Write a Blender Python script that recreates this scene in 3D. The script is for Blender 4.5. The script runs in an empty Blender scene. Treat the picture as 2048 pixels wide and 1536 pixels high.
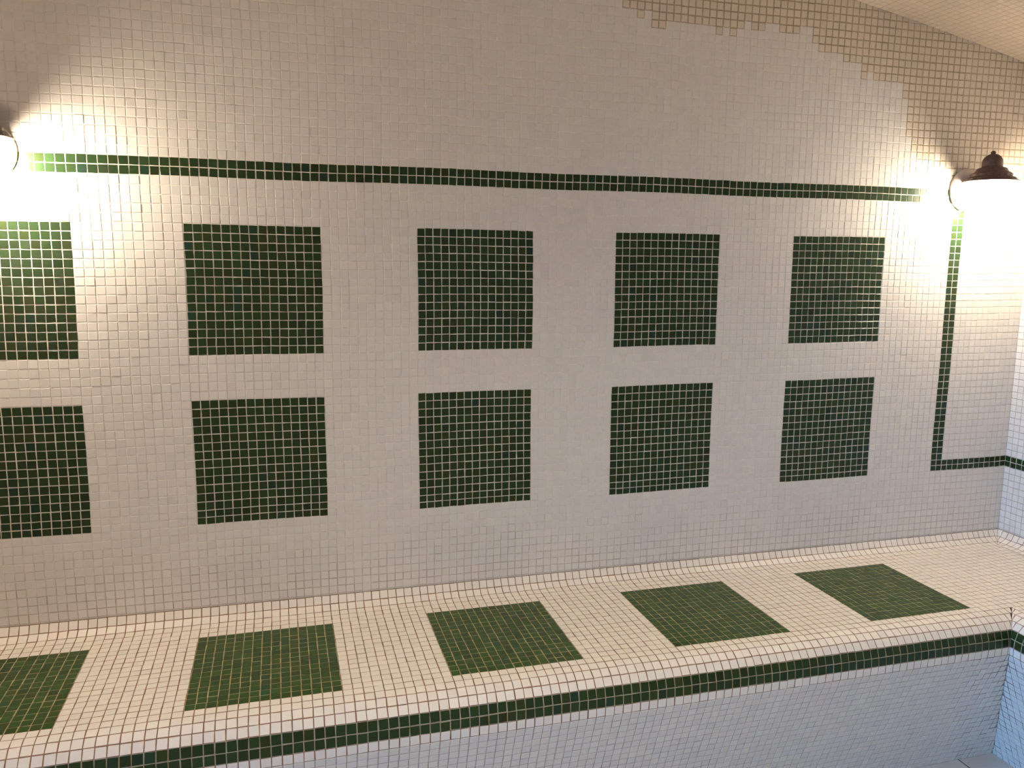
import bpy, math, random
import numpy as np
from mathutils import Matrix, Vector

# ---------------------------------------------------------------- camera, light, exposure
P = 0.0218                       # one mosaic tile with its joint, in metres
ZF = -35.0                       # floor height in tile units (tile units: x along wall, y out of wall, z up)
def W(x, y, z):                  # tile units -> metres
    return Vector((x * P, y * P, (z - ZF) * P))
scene = bpy.context.scene
C = scene.collection

cam_data = bpy.data.cameras.new('camera')
cam_data.sensor_width = 36.0
cam_data.lens = 1633.0 / 2048.0 * 36.0
cam_data.clip_start = 0.02
cam = bpy.data.objects.new('camera', cam_data)
C.objects.link(cam)
right = Vector((0.9620, -0.2730, 0.0100)).normalized()
fwd = Vector((0.2714, 0.9507, -0.1500)).normalized()
fwd = (fwd - right * fwd.dot(right)).normalized()
up = right.cross(fwd)
cam.matrix_world = Matrix(((right.x, up.x, -fwd.x, 0), (right.y, up.y, -fwd.y, 0),
                           (right.z, up.z, -fwd.z, 0), (0, 0, 0, 1)))
cam.location = W(10.14, -98.32, 31.2)
scene.camera = cam

world = bpy.data.worlds.new('world')
scene.world = world
world.use_nodes = True
world.node_tree.nodes['Background'].inputs[0].default_value = (0.35, 0.55, 1.0, 1)
world.node_tree.nodes['Background'].inputs[1].default_value = 0.02

LAMP_COL = (1.0, 0.86, 0.67)
LAMP_STRENGTH = 188.0
DAY_COL = (0.05, 0.40, 1.0)
DAY_POWER = 15.0
def area(name, loc, target, sx, sy, col, power):
    l = bpy.data.lights.new(name, 'AREA')
    l.shape = 'RECTANGLE'; l.size = sx; l.size_y = sy; l.color = col; l.energy = power
    o = bpy.data.objects.new(name, l); C.objects.link(o)
    o.location = loc
    o.rotation_euler = (target - loc).to_track_quat('-Z', 'Y').to_euler()
    return o
# daylight entering through the doorway in the far left wall
day = area('daylight', W(-158, -95, 8), W(112, -34, -26), 0.95, 1.8, DAY_COL, DAY_POWER)
day.data.spread = math.radians(42)
# warm fill added under the vault to brighten seat and wall, no real fitting
area('overhead_fill', W(40, -72, 68), W(40, -72, 0), 0.5, 0.5, (1.0, 0.84, 0.54), 11.2).data.spread = math.radians(125)
# unseen point fill added behind the camera to light the tiled wall
l = bpy.data.lights.new('opposite_fill', 'POINT'); l.color = (1.0, 0.74, 0.60); l.energy = 25.0; l.shadow_soft_size = 0.05
o = bpy.data.objects.new('opposite_fill', l); C.objects.link(o); o.location = W(-60, -126, 42)

scene.view_settings.view_transform = 'Standard'
scene.view_settings.look = 'None'
scene.view_settings.gamma = 1.0
scene.view_settings.exposure = 0.0
scene.view_settings.use_curve_mapping = False

rng = np.random.default_rng(7)

# ---------------------------------------------------------------- materials
def new_mat(name):
    m = bpy.data.materials.new(name); m.use_nodes = True
    nt = m.node_tree
    return m, nt, nt.nodes['Principled BSDF']
def mix(nt, blend, fac, a, b):
    n = nt.nodes.new('ShaderNodeMix'); n.data_type = 'RGBA'; n.blend_type = blend
    for sock, v in ((n.inputs[0], fac), (n.inputs[6], a), (n.inputs[7], b)):
        if isinstance(v, bpy.types.NodeSocket): nt.links.new(v, sock)
        elif isinstance(v, (int, float)): sock.default_value = v if sock == n.inputs[0] else (v, v, v, 1)
        else: sock.default_value = (*v, 1)
    return n.outputs[2]
def noise(nt, scale, detail=2.0, rough=0.5):
    t = nt.nodes.new('ShaderNodeTexCoord')
    n = nt.nodes.new('ShaderNodeTexNoise')
    n.inputs['Scale'].default_value = scale; n.inputs['Detail'].default_value = detail
    n.inputs['Roughness'].default_value = rough
    nt.links.new(t.outputs['Object'], n.inputs['Vector'])
    return n.outputs['Fac']
def ramp(nt, src, a, b, ca, cb):
    r = nt.nodes.new('ShaderNodeValToRGB')
    r.color_ramp.elements[0].position = a; r.color_ramp.elements[1].position = b
    r.color_ramp.elements[0].color = (ca, ca, ca, 1); r.color_ramp.elements[1].color = (cb, cb, cb, 1)
    nt.links.new(src, r.inputs[0])
    return r.outputs[0]
def bump(nt, bsdf, src, strength, dist):
    b = nt.nodes.new('ShaderNodeBump'); b.inputs['Strength'].default_value = strength
    b.inputs['Distance'].default_value = dist
    nt.links.new(src, b.inputs['Height']); nt.links.new(b.outputs[0], bsdf.inputs['Normal'])

def tinted(name, rough, nscale, lo, hi, bstr, bscale, spec=0.5):
    m, nt, b = new_mat(name)
    at = nt.nodes.new('ShaderNodeAttribute'); at.attribute_name = 'tint'
    c = mix(nt, 'MULTIPLY', 1.0, at.outputs['Color'], ramp(nt, noise(nt, nscale, 3.0), 0.3, 0.7, lo, hi))
    nt.links.new(c, b.inputs['Base Color'])
    b.inputs['Roughness'].default_value = rough
    b.inputs['Specular IOR Level'].default_value = spec
    bump(nt, b, noise(nt, bscale, 2.0), bstr, 0.0004)
    return m
M_WHITE = tinted('white_glass_tile', 0.42, 60.0, 0.96, 1.0, 0.05, 220.0, 0.32)
M_GREEN = tinted('green_glass_tile', 0.22, 900.0, 0.72, 1.25, 0.35, 700.0, 0.28)
M_GROUT = tinted('grout', 0.85, 90.0, 0.82, 1.05, 0.3, 1200.0, 0.2)
M_FLOOR = tinted('floor_slab', 0.35, 14.0, 0.9, 1.05, 0.1, 120.0)

def tile_shader(name, col, gcol):
    """plain mosaic shader for surfaces outside the picture"""
    m, nt, b = new_mat(name)
    t = nt.nodes.new('ShaderNodeTexCoord')
    k = nt.nodes.new('ShaderNodeTexBrick')
    k.offset = 0.0
    k.inputs['Scale'].default_value = 1.0
    k.inputs['Brick Width'].default_value = P; k.inputs['Row Height'].default_value = P
    k.inputs['Mortar Size'].default_value = P * 0.05
    k.inputs['Color1'].default_value = (*col, 1); k.inputs['Color2'].default_value = (*col, 1)
    k.inputs['Mortar'].default_value = (*gcol, 1)
    nt.links.new(t.outputs['UV'], k.inputs['Vector'])
    nt.links.new(k.outputs['Color'], b.inputs['Base Color'])
    b.inputs['Roughness'].default_value = 0.35
    return m
M_PLAIN = tile_shader('white_mosaic', (0.70, 0.66, 0.60), (0.55, 0.48, 0.40))

m, nt, b = new_mat('dark_bronze_metal'); M_METAL = m
c = mix(nt, 'MIX', ramp(nt, noise(nt, 120.0, 3.0), 0.35, 0.7, 0.0, 1.0), (0.075, 0.040, 0.034), (0.11, 0.062, 0.05))
nt.links.new(c, b.inputs['Base Color']); b.inputs['Metallic'].default_value = 0.35
b.inputs['Roughness'].default_value = 0.5
m, nt, b = new_mat('cream_enamel'); M_PLATE = m
c = mix(nt, 'MIX', ramp(nt, noise(nt, 80.0, 3.0), 0.4, 0.7, 0.0, 1.0), (0.56, 0.46, 0.38), (0.64, 0.52, 0.43))
nt.links.new(c, b.inputs['Base Color']); b.inputs['Roughness'].default_value = 0.3
m, nt, b = new_mat('lit_frosted_glass'); M_GLASS = m
b.inputs['Base Color'].default_value = (0.9, 0.88, 0.82, 1)
b.inputs['Roughness'].default_value = 0.4
b.inputs['Emission Color'].default_value = (*LAMP_COL, 1)
b.inputs['Emission Strength'].default_value = LAMP_STRENGTH

# ---------------------------------------------------------------- helpers
def tag(o, label=None, cat=None, group=None, kind=None):
    if label: o['label'] = label
    if cat: o['category'] = cat
    if group: o['group'] = group
    if kind: o['kind'] = kind
    return o
def to_m(v):
    v = np.asarray(v, float).copy()
    v[:, 2] -= ZF
    return v * P
def mesh_obj(name, verts, faces, mats, midx=None, tint=None, smooth=False, parent=None, world_units=False):
    me = bpy.data.meshes.new(name)
    v = np.asarray(verts, float) if world_units else to_m(verts)
    faces = np.asarray(faces) if not isinstance(faces, list) else faces
    if isinstance(faces, list):
        me.from_pydata(v.tolist(), [], faces)
    else:
        n = len(faces)
        me.vertices.add(len(v)); me.vertices.foreach_set('co', v.ravel())
        me.loops.add(n * 4); me.loops.foreach_set('vertex_index', faces.ravel().astype(np.int32))
        me.polygons.add(n)
        me.polygons.foreach_set('loop_start', np.arange(0, n * 4, 4, dtype=np.int32))
        me.polygons.foreach_set('loop_total', np.full(n, 4, dtype=np.int32))
    for mt in mats: me.materials.append(mt)
    me.update(calc_edges=True)
    if midx is not None: me.polygons.foreach_set('material_index', np.asarray(midx, dtype=np.int32))
    if tint is not None:
        a = me.attributes.new('tint', 'FLOAT_COLOR', 'FACE')
        t = np.ones((len(me.polygons), 4)); t[:, :3] = tint
        a.data.foreach_set('color', t.ravel().astype(np.float32))
    me.polygons.foreach_set('use_smooth', np.full(len(me.polygons), bool(smooth)))
    me.validate()
    o = bpy.data.objects.new(name, me); C.objects.link(o)
    if parent: o.parent = parent
    return o

GAP = 0.052        # half joint width
def tile_mesh(name, quads, tcol, gcol, mat, parent=None, jit=1.0, gap=GAP, height=0.032):
    gap = np.broadcast_to(np.asarray(gap, float), (len(quads),))
    """quads (N,4,3): tile cells in tile units, counter-clockwise seen from the room."""
    Q = np.asarray(quads, float); n = len(Q)
    tcol = np.broadcast_to(np.asarray(tcol, float), (n, 3)); gcol = np.broadcast_to(np.asarray(gcol, float), (n, 3))
    def bil(a, b):   # a,b: (N,) parameters
        a = a[:, None]; b = b[:, None]
        return (1-a)*(1-b)*Q[:, 0] + a*(1-b)*Q[:, 1] + a*b*Q[:, 2] + (1-a)*b*Q[:, 3]
    la = 0.5*(np.linalg.norm(Q[:, 1]-Q[:, 0], axis=1)+np.linalg.norm(Q[:, 2]-Q[:, 3], axis=1)) + 1e-6
    lb = 0.5*(np.linalg.norm(Q[:, 3]-Q[:, 0], axis=1)+np.linalg.norm(Q[:, 2]-Q[:, 1], axis=1)) + 1e-6
    nrm = np.cross(Q[:, 2]-Q[:, 0], Q[:, 3]-Q[:, 1]); nrm /= np.linalg.norm(nrm, axis=1)[:, None] + 1e-9
    jx = rng.normal(0, 0.010*jit, (n, 4)); jy = rng.normal(0, 0.010*jit, (n, 4))
    ox = rng.normal(0, 0.009*jit, n); oy = rng.normal(0, 0.009*jit, n); rot = rng.normal(0, 0.012*jit, n)
    tiltx = rng.normal(0, 0.010*jit, n); tilty = rng.normal(0, 0.010*jit, n); hz = rng.normal(0, 0.010*jit, n)
    rings = []
    for g, h in ((gap, -0.02), (gap, height-0.018), (gap+0.022, height)):
        ring = []
        for k, (sa, sb) in enumerate(((0, 0), (1, 0), (1, 1), (0, 1))):
            ga = np.minimum(g/la, 0.45); gb = np.minimum(g/lb, 0.45)
            a = np.where(sa, 1-ga, ga) + (jx[:, k]+ox - rot*(sb-0.5))/la
            b = np.where(sb, 1-gb, gb) + (jy[:, k]+oy + rot*(sa-0.5))/lb
            hh = h + (0 if h < 0 else 1)*np.maximum((sa-0.5)*tiltx + (sb-0.5)*tilty + hz, -0.008)
            ring.append(bil(a, b) + nrm*np.reshape(hh, (-1, 1)))
        rings.append(np.stack(ring, 1))
    V = np.concatenate([np.concatenate(rings, 1), Q], 1).reshape(-1, 3)     # 16 verts per tile
    F = [(8, 9, 10, 11)]
    for k in range(4):
        k2 = (k+1) % 4
        F.append((4+k, 4+k2, 8+k2, 8+k)); F.append((k, k2, 4+k2, 4+k))
    F.append((12, 13, 14, 15))
    F = np.array(F)[None] + (np.arange(n)*16)[:, None, None]
    mi = np.tile([0]*9 + [1], (n, 1))
    T = np.concatenate([np.repeat(tcol[:, None], 9, 1), gcol[:, None]], 1)
    return mesh_obj(name, V, F.reshape(-1, 4), [mat, M_GROUT], mi.ravel(), T.reshape(-1, 3), parent=parent)

def white(n, base=(0.70, 0.665, 0.61), var=0.02):
    c = np.tile(base, (n, 1))
    return np.clip(c * (1 + rng.normal(0, var, (n, 1))) * (1 + rng.normal(0, 0.006, (n, 3))), 0, 1)
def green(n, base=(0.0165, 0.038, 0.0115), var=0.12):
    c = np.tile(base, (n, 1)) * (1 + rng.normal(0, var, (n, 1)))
    t = rng.random((n, 1))
    c = np.where(t > 0.97, c * np.array([0.7, 0.95, 1.7]), c)
    c = np.where(t < 0.14, c * np.array([1.35, 1.0, 0.8]), c)
    return np.clip(c, 0.004, 1)

# warp of the hand-laid mosaic: small drift of the joints along the wall
US = [-11, 0, 15, 26, 41, 52, 67, 78, 93, 104, 118]
UD = [-0.056, 0.167, 0.054, 0.24, -0.193, -0.173, -0.287, -0.016, -0.16, 0.13, 0.294]
ZS = [0, 2, 15, 20, 35]
ZD = [0.198, -0.099, -0.039, 0.075, -0.135]
def wu(u):
    u = np.asarray(u, float); return u + np.interp(u, US, UD)
def wz(z):
    z = np.asarray(z, float); return z + np.interp(z, ZS, ZD)
XR = 118.29        # right wall
# vault over the room: segmental barrel, axis perpendicular to the tiled wall
VR, VC = 611.0, -18.5
VZ = 65.86 - math.sqrt(VR**2 - (85.1 - VC)**2)
def vault(x): return VZ + np.sqrt(VR**2 - (np.asarray(x, float) - VC)**2)

# ---------------------------------------------------------------- back wall
U0, U1 = -62, 118
ZB = -10           # the wall mosaic starts above the cove
def inside_poly(x, z, poly):
    c = np.zeros(len(x), bool); j = len(poly)-1
    for i in range(len(poly)):
        xi, zi = poly[i]; xj, zj = poly[j]
        hit = ((zi > z) != (zj > z)) & (x < (xj-xi)*(z-zi)/(zj-zi+1e-9)+xi)
        c ^= hit; j = i
    return c
TAN = [(50.1, 62.7), (51.5, 62.0), (54.0, 61.6), (57.6, 60.4), (62.4, 60.6), (69.5, 61.5), (80.0, 61.4), (80.2, 59.1), (84.1, 58.8),
       (86.5, 57.2), (89.2, 56.0), (93.3, 55.9), (94.7, 54.3), (95.0, 49.0), (97.0, 47.0), (101.0, 45.5), (104.0, 44.0), (130, 43.0), (130, 90), (50, 90)]
cells = []; ids = []
for j in range(ZB, 78):
    for i in range(U0, U1):
        cells.append((i, j))
cells = np.array(cells)
keep = (cells[:, 1] + 0.2) < vault(cells[:, 0] + 0.5)
cells = cells[keep]
def wall_quads(c):
    u0 = wu(c[:, 0]); u1 = wu(c[:, 0]+1); z0 = wz(c[:, 1]); z1 = wz(c[:, 1]+1)
    # each course wanders a little, as in a hand-laid wall
    def wob(u, z): return 0.05*np.sin(u*0.21+z*0.05) + 0.04*np.sin(z*0.33+u*0.017)
    def pt(u, z):
        return np.stack([u + 0.05*np.sin(z*0.27+u*0.03) * (np.abs(u-XR) > 0.6), 0*u, z + wob(u, z)*(z > -9.5)], 1)
    return np.stack([pt(u0, z0), pt(u1, z0), pt(u1, z1), pt(u0, z1)], 1)
SQ_U = [-26, 0, 26, 52, 78]
def region(c, u0, u1, z0, z1): return (c[:, 0] >= u0) & (c[:, 0] < u1) & (c[:, 1] >= z0) & (c[:, 1] < z1)
panel_masks = []
for u in SQ_U + [-52]:
    for z in (20, 0): panel_masks.append((u, z, region(cells, u, u+15, z, z+15)))
border = region(cells, -62, 106, 40, 42) | region(cells, 104, 106, 0, 42) | region(cells, 104, 118, 0, 2)
taken = border.copy()
for _, _, mk in panel_masks: taken |= mk

wall_root = None
wc = cells[~taken]
n = len(wc)
cx, cz = wc[:, 0] + 0.5, wc[:, 1] + 0.5
tc = white(n, var=0.018)
gc = np.tile((0.78, 0.73, 0.65), (n, 1)) * (1 + rng.normal(0, 0.05, (n, 1)))
tan = inside_poly(cx + rng.normal(0, 0.5, n), cz + rng.normal(0, 0.35, n), TAN)
tc[tan] *= (0.95, 0.88, 0.78)
gc[tan] = np.array((0.45, 0.36, 0.245)) * (1 + rng.normal(0, 0.08, (tan.sum(), 1)))
low = np.clip((-1.5 - cz + rng.normal(0, 2.5, n)) / 9.0, 0, 1)[:, None]
gc = gc*(1-low) + np.array((0.50, 0.42, 0.35))*low
rgt = np.clip((cx - 92) / 14 + rng.normal(0, .3, n), 0, 1)[:, None]*(cz < 40)[:, None]*0.6
gc = gc*(1-rgt) + np.array((0.56, 0.49, 0.41))*rgt
wall = tile_mesh('wall_back', wall_quads(wc), tc, gc, M_WHITE, gap=np.where(tan, 0.085, GAP))
tag(wall, 'tall white mosaic wall with rows of dark green squares behind the bench', kind='structure')

def sub_tiles(name, c, parent, gcol=(0.72, 0.66, 0.56), label=None):
    n = len(c)
    o = tile_mesh(name, wall_quads(c), green(n), np.array(gcol)*(1+rng.normal(0, 0.04, (n, 1))), M_GREEN, parent=parent)
    if label: o['label'] = label
    return o
for u, z, mk in panel_masks:
    sub_tiles('mosaic_square', cells[mk], wall, label='square of dark green mosaic tiles')
sub_tiles('mosaic_border', cells[border], wall, label='two-tile-wide dark green mosaic line')

# ---------------------------------------------------------------- bench profile (distance from wall, height)
prof = [(0.0, -10.0)]
def walk(angs, pit):
    for a in angs:
        a = math.radians(a); d, z = prof[-1]
        prof.append((d + pit*math.sin(a), z - pit*math.cos(a)))
walk([28, 60, 84, 88, 90], 1.07)
I_SEAT0 = len(prof)-1
d0 = prof[-1][0]
k = (20.37 - d0)/15.0
walk([90]*15, k)
I_SEAT1 = len(prof)-1
walk([88, 80, 62, 42], 1.04)
I_BAND0 = len(prof)-1
walk([20, 5], 1.04)
I_BAND1 = len(prof)-1
walk([-3, -21], 1.04)
(da_, za_), nf = prof[-1], 20
for t in range(1, nf+1):
    prof.append((da_ + (17.25-da_)*t/nf, za_ + (ZF+0.02-za_)*t/nf))
OFF = 119.6        # mitre of the inner front corner: x = OFF - d
I_COVE = 3         # rows below this index curve out of the wall
DR = OFF - XR      # right bench is a little narrower

def prow(i, u_lo, u_hi_fn, right_side=False):
    pass
bench_cells = {'white': [], 'panel': {}, 'band': []}
def add(kind, q, key=None):
    if kind == 'panel': bench_cells['panel'].setdefault(key, []).append(q)
    else: bench_cells[kind].append(q)
UB0 = -62
# --- main run along the back wall
for i in range(len(prof)-1):
    (da, za), (db, zb) = prof[i], prof[i+1]
    if i < I_COVE: lim_a, lim_b = XR - da, XR - db
    elif i < I_SEAT1 + 1: lim_a = lim_b = XR - prof[I_COVE][0]
    else: lim_a, lim_b = OFF - da, OFF - db
    for j in range(UB0, 118):
        xa0, xa1 = float(wu(j)), float(wu(j+1))
        if j == 117: xa1 = 200
        a0, a1 = min(xa0, lim_a), min(xa1, lim_a)
        b0, b1 = min(xa0, lim_b), min(xa1, lim_b)
        if max(a1-a0, b1-b0) < 0.25: continue
        w = 0.03*math.sin(i*0.9 + j*0.13)
        q = [(b0, -db, zb), (b1, -db, zb), (a1, -da, za), (a0, -da, za)]
        kind, key = 'white', None
        if I_SEAT0 <= i < I_SEAT1:
            for s in SQ_U + [-52]:
                if s <= j < s+15: kind, key = 'panel', s
        if I_BAND0 <= i < I_BAND1: kind = 'band'
        add(kind, q, key)
# --- right run: seat continues towards the viewer with the same columns
dn = prof[I_SEAT1+1][0]             # where both noses begin
Y_END = 112
row_y = [dn]
while row_y[-1] < Y_END: row_y.append(row_y[-1] + 1.0)
zs_ = prof[I_SEAT1+1][1]
x_nose = OFF - dn
x_cove = XR - prof[I_COVE][0]
cols = [x_nose]
m_ = int(round(x_cove - x_nose))
cols = [x_nose + (x_cove-x_nose)*t/m_ for t in range(m_+1)]
for y0, y1 in zip(row_y[:-1], row_y[1:]):
    for c0, c1 in zip(cols[:-1], cols[1:]):
        add('white', [(c0, -y1, zs_), (c1, -y1, zs_), (c1, -y0, zs_), (c0, -y0, zs_)])
# right nose and front face (mirrored about the mitre)
for i in range(I_SEAT1+1, len(prof)-1):
    (da, za), (db, zb) = prof[i], prof[i+1]
    y = math.floor(min(da, db))
    while y < Y_END:
        ya0, ya1 = max(y, da), max(y+1, da)
        yb0, yb1 = max(y, db), max(y+1, db)
        if max(ya1-ya0, yb1-yb0) > 0.25:
            q = [(OFF-db, -yb0, zb), (OFF-db, -yb1, zb), (OFF-da, -ya1, za), (OFF-da, -ya0, za)]
            add('band' if I_BAND0 <= i < I_BAND1 else 'white', q)
        y += 1
# right cove
for i in range(I_COVE):
    (da, za), (db, zb) = prof[i], prof[i+1]
    y = 0
    while y < Y_END:
        ya0, ya1 = max(y, da), max(y+1, da)
        yb0, yb1 = max(y, db), max(y+1, db)
        if max(ya1-ya0, yb1-yb0) > 0.25:
            q = [(XR-db, -yb0, zb), (XR-db, -yb1, zb), (XR-da, -ya1, za), (XR-da, -ya0, za)]
            add('white', q)
        y += 1
def fix_orient(Q, want):
    """flip quads whose normal points away from the room"""
    Q = np.array(Q, float)
    n = np.cross(Q[:, 2]-Q[:, 0], Q[:, 3]-Q[:, 1])
    bad = (n * want(Q)).sum(1) < 0
    Q[bad] = Q[bad][:, ::-1]
    return Q
def towards_room(Q):
    c = Q.mean(1); return np.array([20.0, -60.0, 30.0]) - c
bq = fix_orient(bench_cells['white'], towards_room)
bc = bq.mean(1)
n = len(bq)
tc = white(n, (0.745, 0.695, 0.62), 0.02)
gc = np.tile((0.27, 0.155, 0.095), (n, 1)) * (1 + rng.normal(0, 0.12, (n, 1)))
# the joints of the seat's far right end and of the lower front are greyer
greyr = np.clip((bc[:, 0]-60)/40, 0, 1)[:, None]
gc = gc*(1-greyr*0.75) + np.array((0.36, 0.25, 0.20))*greyr*0.75
front = (bc[:, 2] < prof[I_BAND1+1][1]) 
gc[front] = np.array((0.50, 0.44, 0.42)) * (1 + rng.normal(0, 0.10, (front.sum(), 1)))
# dirt in the joints beside the inner corner of the front
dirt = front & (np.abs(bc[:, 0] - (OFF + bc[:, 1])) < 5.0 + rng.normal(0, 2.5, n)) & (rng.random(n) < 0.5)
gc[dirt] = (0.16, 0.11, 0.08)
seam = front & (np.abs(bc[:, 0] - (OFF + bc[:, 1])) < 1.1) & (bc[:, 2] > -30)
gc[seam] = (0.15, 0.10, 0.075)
bench = tile_mesh('tiled_bench', bq, tc, gc, M_WHITE)
tag(bench, 'long built-in white mosaic bench with green squares on the seat, along the tiled wall', 'bench')
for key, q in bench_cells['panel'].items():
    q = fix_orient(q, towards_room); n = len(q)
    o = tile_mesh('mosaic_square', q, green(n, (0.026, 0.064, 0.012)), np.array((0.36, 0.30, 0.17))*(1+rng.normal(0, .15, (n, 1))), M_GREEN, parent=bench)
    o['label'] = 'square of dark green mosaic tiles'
q = fix_orient(bench_cells['band'], towards_room); n = len(q)
o = tile_mesh('mosaic_border', q, green(n), np.array((0.36, 0.31, 0.22))*(1+rng.normal(0, .1, (n, 1))), M_GREEN, parent=bench)
o['label'] = 'two-tile-wide dark green mosaic line'

# ---------------------------------------------------------------- right wall
q = []; qb = []
ztop = float(vault(XR))
for j in range(ZB, int(ztop)+1):
    for i in range(0, 60):
        z0, z1 = float(wz(j)), float(wz(j+1))
        if j == int(ztop): z1 = ztop + 0.3
        cell = [(XR, -i, z0), (XR, -i-1, z0), (XR, -i-1, z1), (XR, -i, z1)]
        (qb if 0 <= j < 2 else q).append(cell)
q = np.array(q, float); n = len(q)
zc = q.mean(1)[:, 2]
gc = np.tile((0.50, 0.43, 0.36), (n, 1))
gc[zc > 46] = (0.34, 0.26, 0.165)
wr = tile_mesh('wall_right', q, white(n), gc, M_WHITE)
tag(wr, 'white mosaic side wall at the right end of the bench', kind='structure')
o = tile_mesh('mosaic_border', qb, green(len(qb)), (0.55, 0.50, 0.41), M_GREEN, parent=wr)
o['label'] = 'two-tile-wide dark green mosaic line'

# ---------------------------------------------------------------- room shell outside the tiled part
def slab(name, quads, mat, kind='structure', uv=None, thick=None, label=None):
    V = []; F = []
    for qd in quads:
        s = len(V); V += qd; F.append(tuple(range(s, s+len(qd))))
    o = mesh_obj(name, V, F, [mat])
    me = o.data
    ul = me.uv_layers.new(name='UVMap')
    for p in me.polygons:
        nn = p.normal
        for li in p.loop_indices:
            co = me.vertices[me.loops[li].vertex_index].co
            ax = max(range(3), key=lambda a: abs(nn[a]))
            uvv = [(co.y, co.z), (co.x, co.z), (co.x, co.y)][ax]
            ul.data[li].uv = uvv
    tag(o, label=label, kind=kind)
    return o
XL, YF = -155.0, -132.0
WT = 3.0
def box(x0, x1, y0, y1, z0, z1):
    a = [(x0, y0, z0), (x1, y0, z0), (x1, y1, z0), (x0, y1, z0), (x0, y0, z1), (x1, y0, z1), (x1, y1, z1), (x0, y1, z1)]
    return [[a[i] for i in f] for f in ((0, 3, 2, 1), (4, 5, 6, 7), (0, 1, 5, 4), (1, 2, 6, 5), (2, 3, 7, 6), (3, 0, 4, 7))]
# backing behind the mosaic and the far left continuation of the back wall
o = slab('trim_1', box(XL-WT, XR+WT, 0.06, WT, ZF, 76), M_PLAIN); o.name = 'wall_back_core'
slab('wall_back_left', [[(XL, 0, ZF), (-62, 0, ZF), (-62, 0, 74), (XL, 0, 66)]], M_PLAIN)
lw = (box(XL-WT, XL, YF-WT, -117, ZF, 76) + box(XL-WT, XL, -73, 0.05, ZF, 76) + box(XL-WT, XL, -117, -73, 56, 76))
slab('wall_left', lw, M_PLAIN)
slab('wall_right_core', box(XR+0.06, XR+WT, YF-WT, 0.05, ZF, 76), M_PLAIN)
slab('wall_right_near', [[(XR, -60, -10), (XR, YF, -10), (XR, YF, ztop), (XR, -60, ztop)]], M_PLAIN)
fw = box(XL, XR, YF-WT, YF, ZF, 76)
slab('wall_front', fw, M_PLAIN)

# ceiling: vault tiles where the photograph shows them, plain shell elsewhere
xs = np.arange(62, 119.3, 1.0)
q = []
for a, b_ in zip(xs[:-1], xs[1:]):
    za, zb = float(vault(a)), float(vault(min(b_, 118.4)))
    for j in range(0, 70):
        q.append([(a, -j, za), (min(b_, 118.4), -j, zb), (min(b_, 118.4), -j-1, zb), (a, -j-1, za)])
q = fix_orient(q, towards_room); n = len(q)
ceil = tile_mesh('ceiling', q, white(n, (0.78, 0.66, 0.50)), (0.68, 0.56, 0.41), M_WHITE, jit=0.7)
tag(ceil, 'low curved vault covered in cream mosaic', kind='structure')
V = []; F = []
xs = np.linspace(XL-WT, XR+WT, 60)
for x in xs:
    z = float(vault(x)) + 0.12
    V += [(x, 1.0, z), (x, YF-WT, z), (x, 1.0, z+WT), (x, YF-WT, z+WT)]
for k in range(len(xs)-1):
    a = k*4; b_ = a+4
    F += [(a, b_, b_+1, a+1), (a+2, a+3, b_+3, b_+2), (a, a+2, b_+2, b_), (a+1, b_+1, b_+3, a+3)]
o = mesh_obj('ceiling_vault', V, F, [M_PLAIN]); tag(o, kind='structure')
me = o.data; ul = me.uv_layers.new(name='UVMap')
for lp in me.loops:
    co = me.vertices[lp.vertex_index].co; ul.data[lp.index].uv = (co.x, co.y)

# ---------------------------------------------------------------- floor of large slabs
q = []
S = 14.0
x = 96.6 + 0.0
xsf = [XR+1] + [x - S*k for k in range(0, 19)]
xsf = sorted(set([102.4+0.0, 96.6] + [96.6 - S*k for k in range(1, 18)] + [110.6, 124.6]))
xsf.remove(102.4)
ysf = [-2.0 - S*k for k in range(0, 11)]
for a, b_ in zip(xsf[:-1], xsf[1:]):
    for c0, c1 in zip(ysf[1:], ysf[:-1]):
        q.append([(a, c0, ZF), (b_, c0, ZF), (b_, c1, ZF), (a, c1, ZF)])
n = len(q)
fl = tile_mesh('floor', q, white(n, (0.55, 0.55, 0.54), 0.03), (0.10, 0.09, 0.09), M_FLOOR, jit=0.3, gap=0.10, height=0.03)
tag(fl, 'pale floor of large square slabs in front of the bench', kind='structure')
slab('floor_base', box(XL-WT, XR+WT, YF-WT, WT, ZF-2, ZF-0.05), M_PLAIN)

# ---------------------------------------------------------------- wall lamps
def lathe(name, prof2, mat, parent, seg=64, axis='z', mod=None, smooth=True):
    """prof2: list of (radius, height) in tile units, object-local metres"""
    V = []; F = []
    for (r, h) in prof2:
        for k in range(seg):
            a = 2*math.pi*k/seg
            rr = r * (1 + (mod(a, r, h) if mod else 0))
            if axis == 'z': V.append((rr*math.cos(a)*P, rr*math.sin(a)*P, h*P))
            else: V.append((rr*math.cos(a)*P, -h*P, rr*math.sin(a)*P))
    for i in range(len(prof2)-1):
        for k in range(seg):
            k2 = (k+1) % seg
            f = (i*seg+k, i*seg+k2, (i+1)*seg+k2, (i+1)*seg+k)
            F.append(f)
    if prof2[0][0] > 0.001: F.append(tuple(range(seg-1, -1, -1)))
    if prof2[-1][0] > 0.001: F.append(tuple((len(prof2)-1)*seg+k for k in range(seg)))
    o = mesh_obj(name, V, F, [mat], smooth=smooth, parent=parent, world_units=True)
    bpy.context.view_layer.update()
    return o
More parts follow.
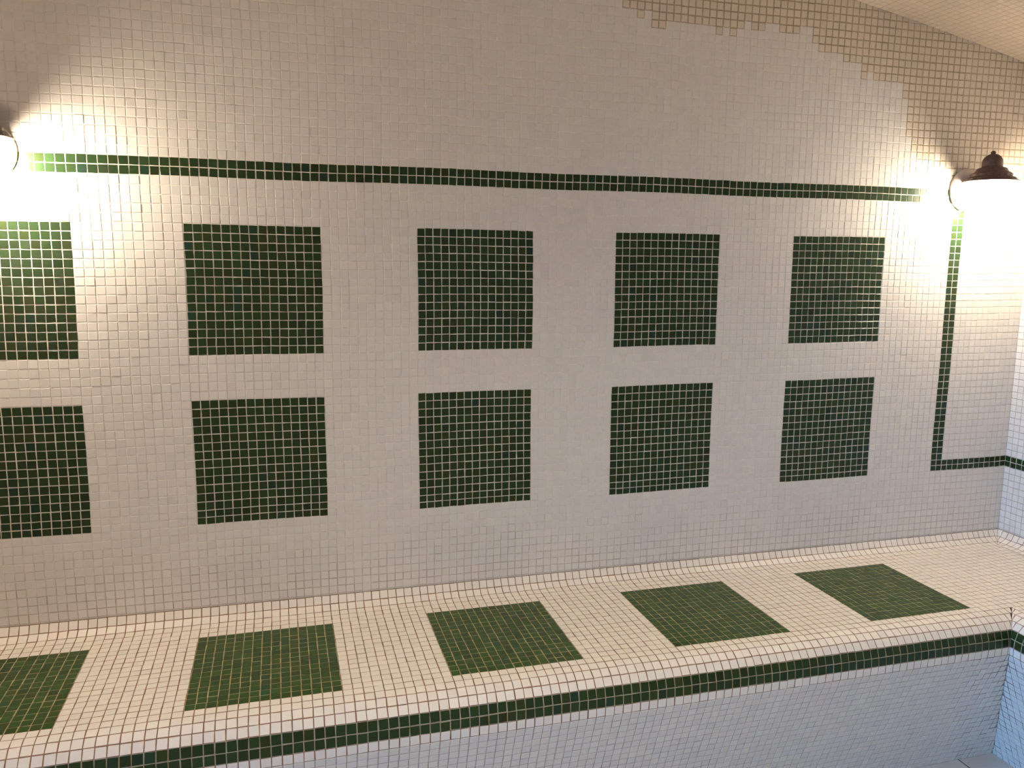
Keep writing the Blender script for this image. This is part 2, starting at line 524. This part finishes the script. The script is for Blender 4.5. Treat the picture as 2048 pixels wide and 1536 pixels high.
def tube(name, pts, rad, mat, parent, seg=14):
    V = []; F = []
    pts = [Vector(p)*P for p in pts]
    for i, p in enumerate(pts):
        t = (pts[min(i+1, len(pts)-1)] - pts[max(i-1, 0)]).normalized()
        s = Vector((1, 0, 0)); u_ = t.cross(s).normalized()
        for k in range(seg):
            a = 2*math.pi*k/seg
            V.append(tuple(p + (s*math.cos(a) + u_*math.sin(a))*rad*P))
    for i in range(len(pts)-1):
        for k in range(seg):
            k2 = (k+1) % seg
            F.append((i*seg+k, (i+1)*seg+k, (i+1)*seg+k2, i*seg+k2))
    F.append(tuple(range(seg))); F.append(tuple((len(pts)-1)*seg+k for k in range(seg-1, -1, -1)))
    return mesh_obj(name, V, F, [mat], smooth=True, parent=parent, world_units=True)
def wall_lamp(loc, label):
    root = bpy.data.objects.new('wall_lamp', None); C.objects.link(root)
    root.location = loc
    tag(root, label, 'lamp', 'matching wall lamps on the tiled wall')
    # backplate: shallow round dish on the wall
    bp = lathe('backplate', [(0.0, 0.02), (3.0, 0.02), (3.05, 0.25), (2.95, 0.45), (2.5, 0.75), (1.7, 1.0), (0.8, 1.1), (0.0, 1.12)],
               M_PLATE, root, axis='y')
    bp.location = (-0.2*P, 0, -0.9*P)
    AY = -4.0
    tube('arm', [(0, -0.9, -1.6), (0, -1.5, -0.9), (0, -2.0, 0.1), (0, -2.5, 0.75), (0, -3.3, 1.15), (0, AY, 1.3)], 0.32, M_METAL, root)
    scal = lambda a, r, h: (0.018*math.cos(16*a) if h < 1.1 and r > 2.0 else 0.0)
    prof_cap = [(3.58, 0.0), (3.5, 0.10), (3.12, 0.18), (3.12, 0.36), (2.96, 0.52), (2.68, 0.60), (2.56, 0.72), (2.62, 0.98), (2.5, 1.10), (2.1, 1.32),
                (2.02, 1.50), (1.88, 1.74), (1.66, 1.86), (1.36, 1.92), (1.32, 2.1), (1.33, 2.5), (1.26, 2.92), (1.06, 3.3), (0.74, 3.58), (0.38, 3.74), (0.0, 3.78)]
    inner = [(0.0, 1.6), (1.2, 1.55), (1.7, 1.3), (2.3, 0.85), (2.8, 0.25), (3.2, -0.02)]
    cap = lathe('cap', inner + prof_cap, M_METAL, root, mod=scal, seg=96)
    cap.location = (0, AY*P, 0)
    fin = lathe('finial', [(0.0, -0.1), (0.22, 0.0), (0.30, 0.1), (0.34, 0.22), (0.28, 0.36), (0.16, 0.46), (0.0, 0.50)], M_METAL, cap, seg=32)
    fin.location = (0, 0, 3.70*P)
    gl = lathe('glass_shade', [(0.0, 0.9), (1.3, 0.85), (1.5, 0.5), (1.55, 0.0), (2.1, -0.7), (2.35, -1.6), (2.3, -2.8), (1.9, -3.8), (1.2, -4.5), (0.5, -4.8), (0.0, -4.85)],
               M_GLASS, root, seg=48)
    gl['label'] = 'glowing frosted glass shade'
    gl.location = (0, AY*P, 0)
    return root
wall_lamp(W(106.3, 0, 42.7), 'lit wall lamp with scalloped dark metal cap and finial, beside the right corner')
wall_lamp(W(-18.3, 0, 42.7), 'lit wall lamp cut off at the left edge, above the leftmost green squares')
